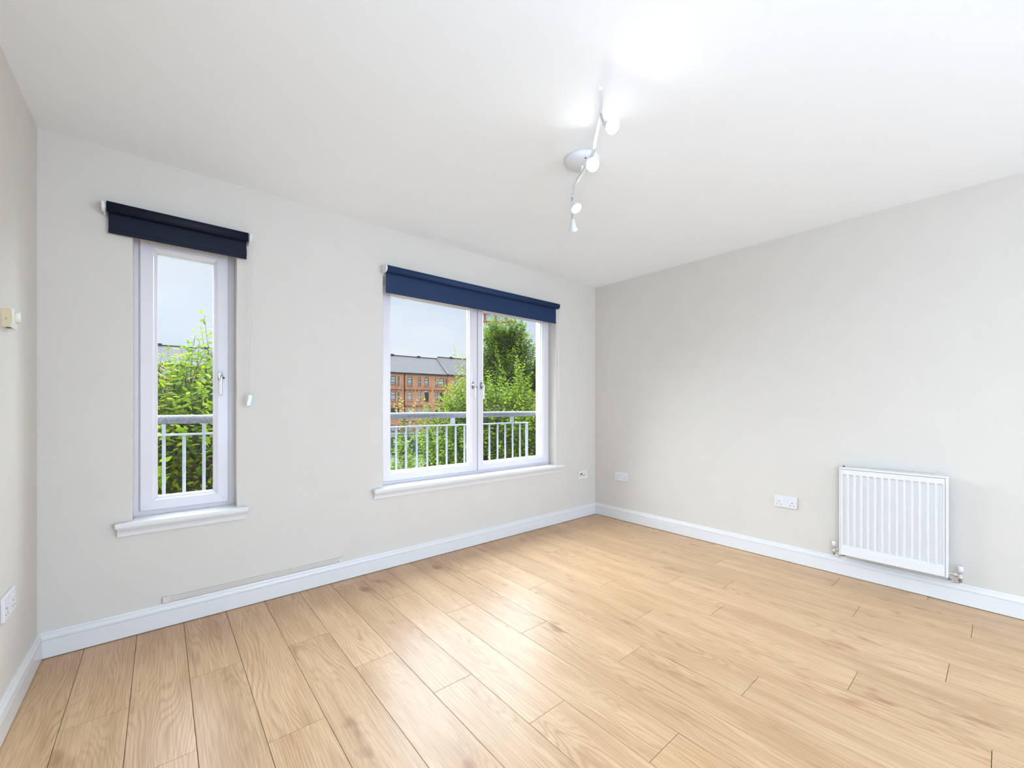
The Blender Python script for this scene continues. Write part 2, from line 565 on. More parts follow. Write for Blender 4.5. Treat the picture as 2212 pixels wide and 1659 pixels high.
def thing(name, loc, label, cat, group=None, rz=0.0, kind=None):
    o = bpy.data.objects.new(name, None)
    o.empty_display_size = 0.1
    COL.objects.link(o)
    o.location = loc
    o.rotation_euler = (0, 0, rz)
    return tag(o, label, cat, group, kind)


def dup(o, parent=None):
    c = o.copy()
    COL.objects.link(c)
    if parent is not None:
        c.parent = parent
    for ch in list(o.children):
        dup(ch, c)
    return c


# ---------------------------------------------------------------- room shell
XL, XR, YB, H = -3.9613, 0.0, -9.0, 2.4
W1 = (-3.643, -3.204)          # left window opening
W2 = (-2.345, -0.599)          # right window opening
ZS, ZT = 0.556, 2.06           # opening bottom and top
YO = 0.285                      # outer face of the window wall

floor = obj('floor', B().box(XL - 0.1, XR + 0.1, YB - 0.1, 0.1, -0.06, -0.009), M_SUB)
tag(floor, 'light oak laminate floor of long boards running towards the windows', 'floor', kind='structure')
XB = [XL + 0.004, -3.810, -3.626, -3.442, -3.257, -3.0715, -2.886, -2.703, -2.5205, -2.335, -2.149, -1.968, -1.7815, -1.600,
      -1.419, -1.2375, -1.047, -0.857, -0.669, -0.477, -0.2815, -0.0835, XR - 0.004]
JO = [-0.95, -0.670, -1.08, -0.611, -1.202, -0.614, -0.9825, -1.3455, -0.463, -0.831, -1.2435, -0.451, -0.896, -0.293,
      -1.159, -0.528, -1.409, -0.426, -1.034, -0.213, -0.860, -1.272 + 1.247]
PL, G = 1.247, 0.0008
for i in range(len(XB) - 1):
    x0, x1 = XB[i] + G, XB[i + 1] - G
    cuts = [-0.006]
    y = JO[i] + PL
    while y > YB:
        if y < -0.03:
            cuts.append(y)
        y -= PL
    cuts.append(YB + 0.006)
    for a, b_ in zip(cuts[:-1], cuts[1:]):
        y1, y0 = a - G, b_ + G
        cx, cy = (x0 + x1) / 2, (y0 + y1) / 2
        hx, hy, bv = (x1 - x0) / 2, (y1 - y0) / 2, 0.0006
        bb = B()
        ring = lambda h, z: [(-h[0], -h[1], z), (h[0], -h[1], z), (h[0], h[1], z), (-h[0], h[1], z)]
        vs = ring((hx, hy), -0.008) + ring((hx, hy), -bv) + ring((hx - bv, hy - bv), 0)
        fs = [(k + r * 4, (k + 1) % 4 + r * 4, (k + 1) % 4 + r * 4 + 4, k + r * 4 + 4) for r in range(2) for k in range(4)]
        bb.add(vs, fs + [(8, 9, 10, 11), (3, 2, 1, 0)])
        p = obj('plank', bb, M_WOOD, floor, world=False)
        p.location = (cx, cy, 0)

ceil = obj('ceiling', B().box(XL - 0.12, XR + 0.12, YB - 0.12, YO, H, H + 0.2), M_CEIL)
tag(ceil, 'flat white painted ceiling with the spotlight bar on it', 'ceiling', kind='structure')
o = obj('wall_left', B().box(XL - 0.12, XL, YB - 0.12, YO, -0.06, H), M_WALL)
tag(o, 'warm grey painted left wall with the thermostat', 'wall', kind='structure')
o = obj('wall_right', B().box(XR, XR + 0.12, YB - 0.12, YO, -0.06, H), M_WALL)
tag(o, 'warm grey painted right wall behind the radiator', 'wall', kind='structure')
o = obj('wall_rear', B().box(XL, XR, YB - 0.12, YB, -0.06, H), M_WALL)
tag(o, 'warm grey painted rear wall facing the windows', 'wall', kind='structure')
bw = B()
xs = [XL, W1[0], W1[1], W2[0], W2[1], XR]
zs = [-0.06, ZS, ZT, H]
for i in range(5):
    for k in range(3):
        if k == 1 and i in (1, 3):
            continue
        x0, x1, z0, z1 = xs[i], xs[i + 1], zs[k], zs[k + 1]
        bw.add([(x0, 0, z0), (x1, 0, z0), (x1, 0, z1), (x0, 0, z1)], [(0, 1, 2, 3)])
        bw.add([(x0, YO, z0), (x1, YO, z0), (x1, YO, z1), (x0, YO, z1)], [(3, 2, 1, 0)])
for a, b_ in (W1, W2):
    c = [(a, ZS), (b_, ZS), (b_, ZT), (a, ZT)]
    for k in range(4):
        p, q = c[k], c[(k + 1) % 4]
        bw.add([(p[0], 0, p[1]), (q[0], 0, q[1]), (q[0], YO, q[1]), (p[0], YO, p[1])], [(0, 1, 2, 3)])
wf = obj('wall_front', bw, M_WALL)
tag(wf, 'warm grey painted wall with the two windows', 'wall', kind='structure')

# baseboards, moulded top
PROF = [(0, 0.0035), (0.0175, 0.0035), (0.018, 0.005), (0.018, 0.080), (0.0168, 0.0815), (0.0118, 0.0825), (0.0118, 0.0860), (0.0160, 0.0872),
        (0.0158, 0.093), (0.0142, 0.0995), (0.0112, 0.106), (0.0082, 0.1075), (0.0082, 0.1100), (0.0090, 0.1105), (0.0080, 0.1155), (0.0060, 0.1195), (0, 0.120)]
mit = lambda p: p[0]
for nm, lab, fn, a0, a1 in (
        ('baseboard_front', 'white moulded baseboard under the windows', lambda p, a: (a, -p[0], p[1]), XL, XR),
        ('baseboard_rear', 'white moulded baseboard along the rear wall', lambda p, a: (a, YB + p[0], p[1]), XL, XR),
        ('baseboard_left', 'white moulded baseboard along the left wall', lambda p, a: (XL + p[0], a, p[1]), YB, 0),
        ('baseboard_right', 'white moulded baseboard under the radiator', lambda p, a: (-p[0], a, p[1]), YB, 0)):
    o = obj(nm, B().prism(PROF, fn, a0, a1, mit, mit), M_GLOSSW)
    tag(o, lab, 'baseboard', kind='structure')


# ---------------------------------------------------------------- windows
def handle(parent, x, zc):
    """espagnolette handle: oblong plate, cranked lever, black lock button"""
    y = 0.084
    pl = B()
    n = 10
    ring = []
    w, hh = 0.0105, 0.031
    for k in range(n + 1):
        g = math.pi * k / n
        ring.append((x + w * math.cos(g), zc + hh - w + w * math.sin(g)))
    for k in range(n + 1):
        g = math.pi + math.pi * k / n
        ring.append((x + w * math.cos(g), zc - hh + w + w * math.sin(g)))
    pl.prism(ring, lambda p, a: (p[0], a, p[1]), y - 0.009, y)
    h = obj('handle', pl, M_PLATE, parent)
    lv = B()
    pts = [(x, y - 0.009, zc + 0.004), (x, y - 0.022, zc + 0.003), (x, y - 0.036, zc - 0.006), (x, y - 0.043, zc - 0.022),
           (x, y - 0.043, zc - 0.045), (x, y - 0.041, zc - 0.075), (x, y - 0.042, zc - 0.100), (x, y - 0.044, zc - 0.112), (x, y - 0.044, zc - 0.1165)]
    lv.tube(pts, [0.0105, 0.0110, 0.0108, 0.0088, 0.0062, 0.0056, 0.0066, 0.0070, 0.0035], 12)
    lv.lathe([(0.0035, 0), (0.0035, 0.006), (0.0, 0.006)], (x + 0.009, y - 0.036, zc - 0.010), (1, 0, 0), 10)
    return h, lv


SASH = [(0, 0.150), (0, 0.0875), (0.0035, 0.084), (0.050, 0.084), (0.0535, 0.0865), (0.056, 0.092), (0.0645, 0.0985), (0.068, 0.1005), (0.068, 0.150), (0, 0.150)]


def window(name, label, wx, sashes, sill_x):
    r = thing(name, ((wx[0] + wx[1]) / 2, 0.1, ZS), label, 'window', kind='structure')
    fr = B().rectframe(wx[0], wx[1], ZS + 0.004, ZT, [(0, 0.102), (0.046, 0.102), (0.050, 0.106), (0.050, 0.172), (0, 0.172)])
    f = obj('frame', fr, M_UPVC, r)
    if len(sashes) > 1:
        xm = (sashes[0][1] + sashes[1][0]) / 2
        obj('mullion', B().box(xm - 0.03, xm + 0.03, 0.104, 0.165, ZS + 0.05, ZT - 0.05), M_UPVC, r)
        obj('seal', B().box(sashes[0][1] - 0.001, sashes[1][0] + 0.001, 0.0995, 0.1038, ZS + 0.05, ZT - 0.05), M_SEAL, r)
    for sx0, sx1, hx in sashes:
        z0, z1 = 0.594, ZT - 0.03
        s = obj('sash', B().rectframe(sx0, sx1, z0, z1, SASH, 0.0005), M_UPVC, r)
        obj('glass_pane', B().box(sx0 + 0.0675, sx1 - 0.0675, 0.121, 0.125, z0 + 0.0675, z1 - 0.0675), M_GLASS, s)
        obj('glazing_seal', B().rectframe(sx0 + 0.062, sx1 - 0.062, z0 + 0.062, z1 - 0.062, [(0, 0.1185), (0.009, 0.1185), (0.009, 0.1265), (0, 0.1265)]), M_SEAL if False else M_UPVC, s)
        if hx is not None:
            h, lv = handle(r, hx, 1.319)
            obj('lever', lv, M_SATIN, h)
            obj('lock_button', B().lathe([(0.0, -0.002), (0.0042, -0.002), (0.0042, 0.008), (0.0, 0.008)], (hx + 0.008, 0.044, 1.303), (1, -0.35, 0), 12), M_BLACK, h)
    sl = B()
    sl.rbox(sill_x[0], sill_x[1], -0.052, 0.0, 0.5465, 0.5715, 0.006, 3)
    sl.box(wx[0] + 0.001, wx[1] - 0.001, -0.004, 0.103, 0.5575, 0.5713)
    s = obj('sill', sl, M_GLOSSW, r)
    ap = [(0, 0.547), (0.040, 0.547), (0.040, 0.541), (0.034, 0.538), (0.027, 0.531), (0.022, 0.521), (0.0205, 0.5195), (0.0205, 0.514), (0.017, 0.512), (0.017, 0.503), (0, 0.503)]
    obj('apron', B().prism(ap, lambda p, a: (a, -p[0], p[1]), sill_x[0] + 0.008, sill_x[1] - 0.008), M_GLOSSW, r)
    return r


window('window_1', 'tall narrow white window left of the wide window', W1, [(-3.6185, -3.2355, -3.2745)], (-3.7065, -3.1535))
window('window_2', 'wide white window of two side-by-side sashes', W2, [(-2.312, -1.4745, -1.525), (-1.4685, -0.6235, -1.437)], (-2.422, -0.540))


# ---------------------------------------------------------------- roller blinds
def blind(name, label, x0, x1, zb, m, lb, chain_x, chain_z, spread, weight):
    r = thing(name, ((x0 + x1) / 2, 0, 2.1), label, 'blind', 'navy roller blinds over the windows')
    yc, zc, R = -0.050, 2.099, 0.0245
    ro = B()
    # roll of fabric, spiral seam at the back
    prof = [(0.0, 0), (0.016, 0), (0.0165, 0.0006), (0.0205, 0.0006), (0.0207, 0.0), (R, 0.0), (R, x1 - x0), (0.012, x1 - x0), (0.0, x1 - x0)]
    ro.lathe(prof, (x0, yc, zc), (1, 0, 0), 40)
    obj('roller', ro, m, r)
    fb = B()
    yf = yc + R - 0.001
    n = 40
    vs, fs = [], []
    zz = [zc, zc - 0.03, zc - 0.07, zb + 0.022, zb + 0.02, zb + 0.004, zb]
    for i in range(n + 1):
        x = x0 + 0.004 + (x1 - x0 - 0.008) * i / n
        for k, z in enumerate(zz):
            w = 0.0012 * math.sin(x * 9.0) * (k / 6)
            edge = 0.002 * math.sin(z * 60) if i in (0, n) else 0
            vs.append((x + edge, yf + w, z))
        for k, z in enumerate(zz):
            w = 0.0012 * math.sin(x * 9.0) * (k / 6)
            vs.append((x, yf + w + 0.0009, z))
    L = len(zz)
    for i in range(n):
        a, b_ = i * 2 * L, (i + 1) * 2 * L
        for k in range(L - 1):
            fs.append((a + k, b_ + k, b_ + k + 1, a + k + 1))
            fs.append((a + L + k, a + L + k + 1, b_ + L + k + 1, b_ + L + k))
    fb.add(vs, fs, True)
    obj('fabric', fb, m, r)
    hb = B()
    hb.rbox(x0 + 0.0035, x1 - 0.0035, yf - 0.0028, yf + 0.0035, zb - 0.001, zb + 0.019, 0.0024, 2)
    obj('bottom_bar', hb, m, r)
    # wall brackets with rounded white covers
    for s, xe in ((-1, x0), (1, x1)):
        bk = B()
        cx = xe + s * 0.009
        pr = []
        for k in range(25):
            g = 2 * math.pi * k / 24
            pr.append((0.034 * math.cos(g) * (1.0 if math.cos(g) < 0 else 0.9), 0.029 * math.sin(g)))
        poly = [(yc + 0.006 + p[0], zc + p[1]) for p in pr[:-1]]
        poly = [(min(y, -0.0015), z) for y, z in poly]
        bk.prism(poly, lambda p, a: (a, p[0], p[1]), cx - 0.0055 + s * 0.002, cx + 0.0055 + s * 0.002)
        bk.box(cx - 0.003, cx + 0.003, -0.02, -0.0005, zc - 0.034, zc + 0.03)
        k = obj('bracket', bk, M_PLAST, r)
        obj('axle', B().lathe([(0.0, 0), (0.017, 0), (0.017, 0.011), (0.0, 0.011)], (xe + s * 0.011, yc, zc), (-s, 0, 0), 20), M_PLAST, k)
    # bead chain loop: beads strung on a cord
    cb = B()
    yk = yc - 0.004
    ico = bmesh.new()
    bmesh.ops.create_icosphere(ico, subdivisions=1, radius=0.0027)
    iv = [v.co.copy() for v in ico.verts]
    ifc = [[v.index for v in f.verts] for f in ico.faces]
    ico.free()
    for s in (-1, 1):
        path = []
        for k in range(31):
            t = k / 30
            xx = chain_x + s * (0.004 + spread * t ** 1.2)
            path.append((xx, yk + 0.01 * s * (1 - t), zc - 0.012 + (chain_z - zc + 0.012) * t))
        cb.tube(path, 0.0009, 5)
        d = (zc - chain_z)
        m_ = int(d / 0.0095)
        for j in range(m_):
            t = (j + 0.5) / m_
            q = t * 30
            i0 = min(int(q), 29)
            P = Vector(path[i0]).lerp(Vector(path[i0 + 1]), q - i0)
            cb.add([P + v for v in iv], ifc, True)
    e = spread + 0.004
    if not weight:
        cb.tube([(chain_x + e * math.cos(g), yk, chain_z + e * math.sin(g)) for g in [math.pi + math.pi * k / 8 for k in range(9)]], 0.0016, 5)
    c = obj('bead_chain', cb, M_PLAST, r)
    c['label'] = 'white bead chain'
    if weight:
        wt = B()
        mt = Matrix.Translation((chain_x - 0.003, yk, chain_z - 0.028)) @ Matrix.Rotation(math.radians(10), 4, 'Y')
        wt.rbox(-0.0125, 0.0125, -0.005, 0.005, -0.032, 0.032, 0.003, 2, mt)
        wt.rbox(-0.0125, -0.0085, -0.007, 0.007, -0.032, 0.034, 0.0015, 1, mt)
        wt.rbox(0.0085, 0.0125, -0.007, 0.007, -0.032, 0.034, 0.0015, 1, mt)
        w = obj('chain_weight', wt, M_CLEAR, r)
        w['label'] = 'clear plastic chain weight'
    return r


blind('roller_blind', 'dark navy roller blind above the tall narrow window', -3.732, -3.158, 1.9815, M_NAVY1, True, -3.148, 1.205, 0.009, True)
blind('roller_blind', 'navy roller blind above the wide window, haze painted into its colour', -2.338, -0.622, 1.9385, M_NAVY_HAZED, True, -0.618, 1.216, 0.003, False)


# ---------------------------------------------------------------- sockets
def double_socket():
    """centre of the plate at the origin, wall plane x = 0, facing -x, long side along y"""
    r = thing('double_socket', (0, 0, 0), '', 'socket', 'white double plug sockets')
    obj('faceplate', B().rbox(-0.0105, 0.0, -0.0735, 0.0735, -0.043, 0.043, 0.003, 2), M_PLAST, r, world=False)
    for sy in (-1, 1):
        for dy, dz, w, h in ((0, -0.004, 0.0042, 0.0090), (-0.0115, -0.0235, 0.0066, 0.0044), (0.0115, -0.0235, 0.0066, 0.0044)):
            y = sy * 0.0425 + dy
            z = dz + 0.002
            obj('pin_slot', B().box(-0.0108, -0.0095, y - w / 2, y + w / 2, z - h / 2, z + h / 2), M_HOLE, r, world=False)
        sw = B().rbox(-0.0145, -0.0095, sy * 0.0105 - 0.0095, sy * 0.0105 + 0.0095, 0.006, 0.027, 0.0012, 1)
        obj('switch', sw, M_PLAST, r, world=False)
        obj('screw', B().lathe([(0.0, 0), (0.0028, 0), (0.0028, 0.0004), (0.0, 0.0006)], (-0.0105, sy * 0.060, 0.004), (-1, 0, 0), 10), M_CHROME, r, world=False)
    return r


ds = double_socket()
ds.location = (0, -1.770, 0.4355)
ds['label'] = 'white double socket on right wall, nearer the radiator'
d2 = dup(ds)
d2.location = (0, -0.3345, 0.438)
d2['label'] = 'white double socket on right wall, close to the room corner'
d3 = dup(ds)
d3.location = (XL, -0.492, 0.430)
d3.rotation_euler = (0, 0, math.pi)
d3['label'] = 'white double socket low on the left wall'

r = thing('phone_socket', (-0.206, 0, 0.437), 'cream aerial and phone socket plate on window wall near corner', 'socket')
obj('faceplate', B().rbox(-0.279, -0.133, -0.010, 0.0, 0.3935, 0.4795, 0.003, 2), M_CREAM, r)
for x, z, w, h in ((-0.2440, 0.4440, 0.013, 0.013), (-0.2270, 0.4470, 0.013, 0.017), (-0.2545, 0.4270, 0.009, 0.009), (-0.2150, 0.4290, 0.010, 0.011), (-0.1900, 0.4320, 0.008, 0.013)):
    obj('jack', B().box(x - w / 2, x + w / 2, -0.0112, -0.009, z - h / 2, z + h / 2), M_BLACK, r)
for x in (-0.264, -0.148):
    obj('screw', B().lathe([(0.0, 0), (0.0028, 0), (0.0028, 0.0005), (0.0, 0.0007)], (x, -0.010, 0.4365), (0, -1, 0), 10), M_CHROME, r)

# thermostat on the left wall
r = thing('thermostat', (XL, -0.50, 1.458), 'cream room thermostat with dial on the left wall', 'thermostat')
TH_Y0, TH_Y1 = -0.546, -0.462
side = [(0.0, 1.4240), (0.0, 1.4930), (0.0215, 1.4925), (0.0240, 1.480), (0.0250, 1.462), (0.0240, 1.444), (0.0205, 1.4250)]
obj('body', B().prism(side, lambda p, a: (XL + p[0], a, p[1]), TH_Y0 + 0.002, TH_Y1), M_CREAM, r)
obj('end_cap', B().prism([(p[0] * 0.97, 1.458 + (p[1] - 1.458) * 0.97) for p in side], lambda p, a: (XL + p[0], a, p[1]), TH_Y0, TH_Y0 + 0.0022), M_BEIGE, r)
obj('dial', B().lathe([(0.0, 0), (0.0205, 0), (0.0215, 0.002), (0.0205, 0.008), (0.018, 0.0095), (0.0, 0.0095)], (XL + 0.0235, -0.487, 1.467), (1, 0, 0), 28), M_CREAM, r)
for k in range(2):
    obj('vent', B().box(XL + 0.0085, XL + 0.0115, TH_Y0 - 0.0006, TH_Y0 + 0.001, 1.4505 + k * 0.0036, 1.4523 + k * 0.0036), M_HOLE, r)
for k in range(2):
    obj('vent', B().box(XL + 0.006, XL + 0.018, -0.535 + k * 0.016, -0.526 + k * 0.016, 1.4234, 1.4246), M_HOLE, r)

# painted-over trunking strip above the baseboard
r = thing('cable_trunking', (-3.08, 0, 0.13), 'flat painted strip of cable trunking along top of the baseboard', 'trunking')
tp = [(0, 0.1240), (0.0060, 0.1240), (0.0070, 0.1260), (0.0135, 0.1480), (0.0135, 0.1510), (0, 0.1530)]
obj('cover', B().prism(tp, lambda p, a: (a, -p[0], p[1]), -3.505, -2.645), M_WALL, r)
obj('end_cap', B().rbox(-3.529, -3.497, -0.014, 0.0, 0.1225, 0.1550, 0.003, 2), M_WALL, r)
obj('end_cap', B().rbox(-2.650, -2.618, -0.013, 0.0, 0.1225, 0.1545, 0.003, 2), M_WALL, r)

# ---------------------------------------------------------------- radiator
RY0, RY1, RZ0, RZ1 = -2.606, -2.105, 0.158, 0.738
r = thing('radiator', (0, (RY0 + RY1) / 2, RZ0), 'white ribbed panel radiator on the right wall', 'radiator')
XF = -0.098                     # front plane
fp = B()
py0, py1 = RY0 + 0.013, RY1 - 0.011
pz0, pz1 = RZ0 + 0.006, RZ1 - 0.012
ng = 14
pitch = (py1 - py0) / (ng + 0.12)
gw = pitch * 0.60
zb0, zb1 = pz0 + 0.062, pz1 - 0.036
vs, fs = [], []


def panel_section(z, dep):
    pts = []
    for k in range(ng):
        c = py0 + pitch * (k + 0.56)
        h = gw / 2
        pts += [(c - h - 0.004, 0), (c - h + 0.0015, dep), (c + h - 0.0015, dep), (c + h + 0.004, 0)]
    return [(XF, py0, z)] + [(XF + d, y, z) for y, d in pts] + [(XF, py1, z)]


secs = [panel_section(pz0, 0), panel_section(zb0 - 0.006, 0), panel_section(zb0 + 0.003, 0.0115), panel_section(zb1 - 0.003, 0.0115), panel_section(zb1 + 0.006, 0), panel_section(pz1, 0)]
nn = len(secs[0])
for s in secs:
    vs += s
for i in range(len(secs) - 1):
    for k in range(nn - 1):
        fs.append((i * nn + k, i * nn + k + 1, (i + 1) * nn + k + 1, (i + 1) * nn + k))
fp.add(vs, fs)
# rolled edges
for a, b_ in (((XF, py0, pz0), (XF, py1, pz0)), ((XF, py1, pz1), (XF, py0, pz1)), ((XF, py0, pz1), (XF, py0, pz0)), ((XF, py1, pz0), (XF, py1, pz1))):
    fp.add([a, b_, (XF + 0.016, b_[1], b_[2]), (XF + 0.016, a[1], a[2])], [(0, 1, 2, 3)])
obj('front_panel', fp, M_RAD, r)
obj('rear_panel', B().rbox(-0.046, -0.034, py0 + 0.004, py1 - 0.004, pz0 + 0.006, pz1 - 0.01, 0.003, 1), M_RAD, r)
cv = B()
for k in range(15):
    y = py0 + 0.02 + (py1 - py0 - 0.04) * k / 14
    cv.box(XF + 0.014, -0.046, y - 0.0015, y + 0.0015, pz0 + 0.04, pz1 - 0.02)
obj('convector_fins', cv, M_RAD, r)
for y0, y1 in ((RY0, RY0 + 0.0125), (RY1 - 0.0105, RY1)):
    obj('side_panel', B().rbox(XF + 0.003, -0.034, y0, y1, RZ0, RZ1, 0.004, 2), M_RAD, r)
tg = B()
tg.rbox(XF + 0.001, -0.092, RY0 + 0.001, RY1 - 0.001, RZ1 - 0.010, RZ1 + 0.001, 0.002, 1)
tg.rbox(-0.042, -0.034, RY0 + 0.001, RY1 - 0.001, RZ1 - 0.010, RZ1 + 0.001, 0.002, 1)
for k in range(10):
    y = RY0 + 0.012 + (RY1 - RY0 - 0.024) * k / 9
    tg.box(-0.093, -0.041, y - 0.004, y + 0.004, RZ1 - 0.008, RZ1 + 0.0005)
for x in (-0.085, -0.073, -0.061, -0.049):
    tg.box(x - 0.0042, x + 0.0042, RY0 + 0.006, RY1 - 0.006, RZ1 - 0.006, RZ1 - 0.0008)
obj('top_grille', tg, M_RAD, r)
obj('air_vent', B().lathe([(0.0, 0), (0.004, 0), (0.004, 0.010), (0.0, 0.010)], (-0.040, RY1 - 0.020, RZ1 + 0.003), (0, 1, 0.1), 10), M_HOLE, r)
for y in (RY0 + 0.1, RY1 - 0.1):
    obj('wall_hook', B().box(-0.036, 0.0, y - 0.012, y + 0.012, RZ0 + 0.06, RZ1 - 0.08), M_RAD, r)
for s, yb, yv in ((1, RY1, RY1 + 0.034), (-1, RY0, RY0 - 0.046)):
    xv = -0.058
    vb = B()
    vb.lathe([(0.0, 0), (0.0085, 0), (0.0085, 0.018), (0.0105, 0.019), (0.0105, 0.032), (0.0085, 0.033), (0.0085, 0.055), (0.0, 0.055)], (xv, yv, 0.142), (0, 0, 1), 16)
    vb.tube([(xv, yv, 0.178), (xv, yb - s * 0.004, 0.178)], 0.0085, 12)
    vb.lathe([(0.0085, 0), (0.012, 0.001), (0.012, 0.012), (0.0085, 0.013)], (xv, yv - s * 0.012, 0.178), (0, -s, 0), 6, False)
    v = obj('valve', vb, M_CHROME, r)
    cp = obj('valve_cap', B().lathe([(0.0, 0), (0.0125, 0), (0.0125, 0.030), (0.011, 0.035), (0.0, 0.036)], (xv, yv, 0.196), (0, 0, 1), 18), M_PLAST, v)
    cp['label'] = 'white valve cap'
    pp = B().tube([(xv, yv, 0.146), (xv, yv - s * 0.006, 0.139), (xv, yv - s * 0.03, 0.138), (xv + 0.02, yv - s * 0.045, 0.138), (-0.001, yv - s * 0.05, 0.138)], 0.0075, 12)
    obj('pipe', pp, M_CHROME, v)

# ---------------------------------------------------------------- ceiling spotlight bar
LC = (-1.895, -1.425)
r = thing('spotlight_bar', (LC[0], LC[1], H), 'white wavy ceiling spotlight bar with four lamp heads', 'ceiling light')
obj('canopy', B().lathe([(0.0, 0), (0.086, 0), (0.088, 0.003), (0.087, 0.012), (0.080, 0.022), (0.062, 0.030), (0.035, 0.034), (0.0, 0.035)], (LC[0], LC[1], H), (0, 0, -1), 48), M_LAMPW, r)
obj('canopy_screw', B().lathe([(0.0, 0), (0.0045, 0), (0.0045, 0.003), (0.0, 0.003)], (LC[0] - 0.035, LC[1] - 0.052, H - 0.0265), (-0.3, -0.4, -1), 12), M_HOLE, r)
ZBAR = 2.335
ctrl = [(-2.275, -1.838), (-2.19, -1.772), (-2.115, -1.700), (-2.045, -1.628), (-1.975, -1.558), (-1.915, -1.465), (-1.868, -1.385), (-1.828, -1.320), (-1.780, -1.262), (-1.705, -1.195), (-1.61, -1.105)]


def catmull(P, n=8):
    out = []
    for i in range(len(P) - 1):
        p0, p1, p2, p3 = P[max(i - 1, 0)], P[i], P[i + 1], P[min(i + 2, len(P) - 1)]
        for k in range(n):
            t = k / n
            out.append(tuple(0.5 * (2 * p1[j] + (p2[j] - p0[j]) * t + (2 * p0[j] - 5 * p1[j] + 4 * p2[j] - p3[j]) * t * t
                                    + (-p0[j] + 3 * p1[j] - 3 * p2[j] + p3[j]) * t ** 3) for j in range(2)))
    return out + [P[-1]]


wave = catmull(ctrl)
bar = B()
rib = []
for i, (x, y) in enumerate(wave):
    a, b_ = wave[max(i - 1, 0)], wave[min(i + 1, len(wave) - 1)]
    t = Vector((b_[0] - a[0], b_[1] - a[1], 0)).normalized()
    nrm = Vector((-t.y, t.x, 0)) * 0.0065
    for sx, zz in ((-1, -0.007), (1, -0.007), (1, 0.007), (-1, 0.007)):
        rib.append((x + nrm.x * sx, y + nrm.y * sx, ZBAR + zz))
nw_ = len(wave)
bar.add(rib, [(i * 4 + k, i * 4 + (k + 1) % 4, i * 4 + 4 + (k + 1) % 4, i * 4 + 4 + k) for i in range(nw_ - 1) for k in range(4)] + [(0, 1, 2, 3), tuple((nw_ - 1) * 4 + k for k in (3, 2, 1, 0))])
obj('bar', bar, M_LAMPW, r)
obj('bar_stem', B().tube([(LC[0], LC[1], H - 0.03), (LC[0], LC[1], ZBAR)], 0.008, 12), M_LAMPW, r)
# each head: (point on bar, pivot offset, lens centre, facing, lit)
HEADS = [((-2.19, -1.772), (-2.150, -1.800, 2.268), (-0.20, -0.74, -0.58), True),
         ((-1.975, -1.558), (-1.990, -1.570, 2.275), (-0.74, -0.58, -0.52), True),
         ((-1.780, -1.262), (-1.738, -1.252, 2.262), (-0.05, -0.50, -0.72), True),
         ((-1.625, -1.120), (-1.530, -1.045, 2.262), (0.55, 0.40, -0.72), False)]
for (bx, by), lens, face, lit in HEADS:
    f = Vector(face).normalized()
    lc = Vector(lens)
    back = lc - f * 0.068
    st = B().tube([(bx, by, ZBAR - 0.004), (bx, by, ZBAR - 0.022)], 0.005, 10)
    st.tube([(bx, by, ZBAR - 0.018), ((bx + back.x) / 2, (by + back.y) / 2, (ZBAR - 0.022 + back.z) / 2), back[:]], 0.0055, 10)
    arm = obj('lamp_arm', st, M_SATIN, r)
    hb = B().lathe([(0.0, -0.006), (0.008, -0.004), (0.012, 0.006), (0.016, 0.026), (0.021, 0.044), (0.0285, 0.060), (0.0310, 0.068), (0.0300, 0.0685), (0.0275, 0.063), (0.0, 0.059)], back[:], f, 28)
    hd = obj('lamp_head', hb, M_LAMPW, r)
    ln = B().lathe([(0.0240, 0), (0.0265, 0.001), (0.0265, 0.004), (0.0220, 0.0070), (0.0, 0.0080)], (lc - f * 0.004)[:], f, 28)
    obj('lens', ln, M_LENS if lit else M_LENSOFF, hd)
    if lit:
        la = light('lamp_light', 'AREA', (lc + f * 0.008)[:], f, 0.45, (0.95, 0.97, 1.0), shape='DISK', size=0.04)
        q = la.rotation_euler.copy()
        la.parent = r
        la.location = lc + f * 0.008 - r.location
        la.rotation_euler = q


# ---------------------------------------------------------------- balcony railings outside
YR = 0.335


def railing(label, x0, x1, bars, posts, ends, through):
    r = thing('balcony_railing', ((x0 + x1) / 2, YR, 0.1), label, 'railing', 'galvanised steel railings outside the windows')
    obj('handrail', B().tube([(x0 - 0.02, YR, 1.0651), ((x0 + x1) / 2, YR, 1.0651), (through, YR, 1.0651)], 0.0265, 24), M_GALV, r)
    obj('top_rail', B().rbox(x0, x1, YR - 0.018, YR + 0.018, 0.9701, 0.9812, 0.002, 1), M_GALV2, r)
    obj('bottom_rail', B().rbox(x0, x1, YR - 0.018, YR + 0.018, 0.08, 0.091, 0.002, 1), M_GALV2, r)
    for x in bars:
        obj('baluster', B().tube([(x, YR, 0.09), (x, YR, 0.9711)], 0.0085, 12), M_GALV2, r)
    for x, w in posts:
        obj('bracket', B().rbox(x - w, x + w, YR - 0.006, YR + 0.006, 0.9802, 1.0449, 0.0015, 1), M_GALV2, r)
    for x in ends:
        obj('end_post', B().rbox(x - 0.016, x + 0.016, YR - 0.006, YR + 0.006, 0.08, 0.9721, 0.002, 1), M_GALV2, r)
    return r


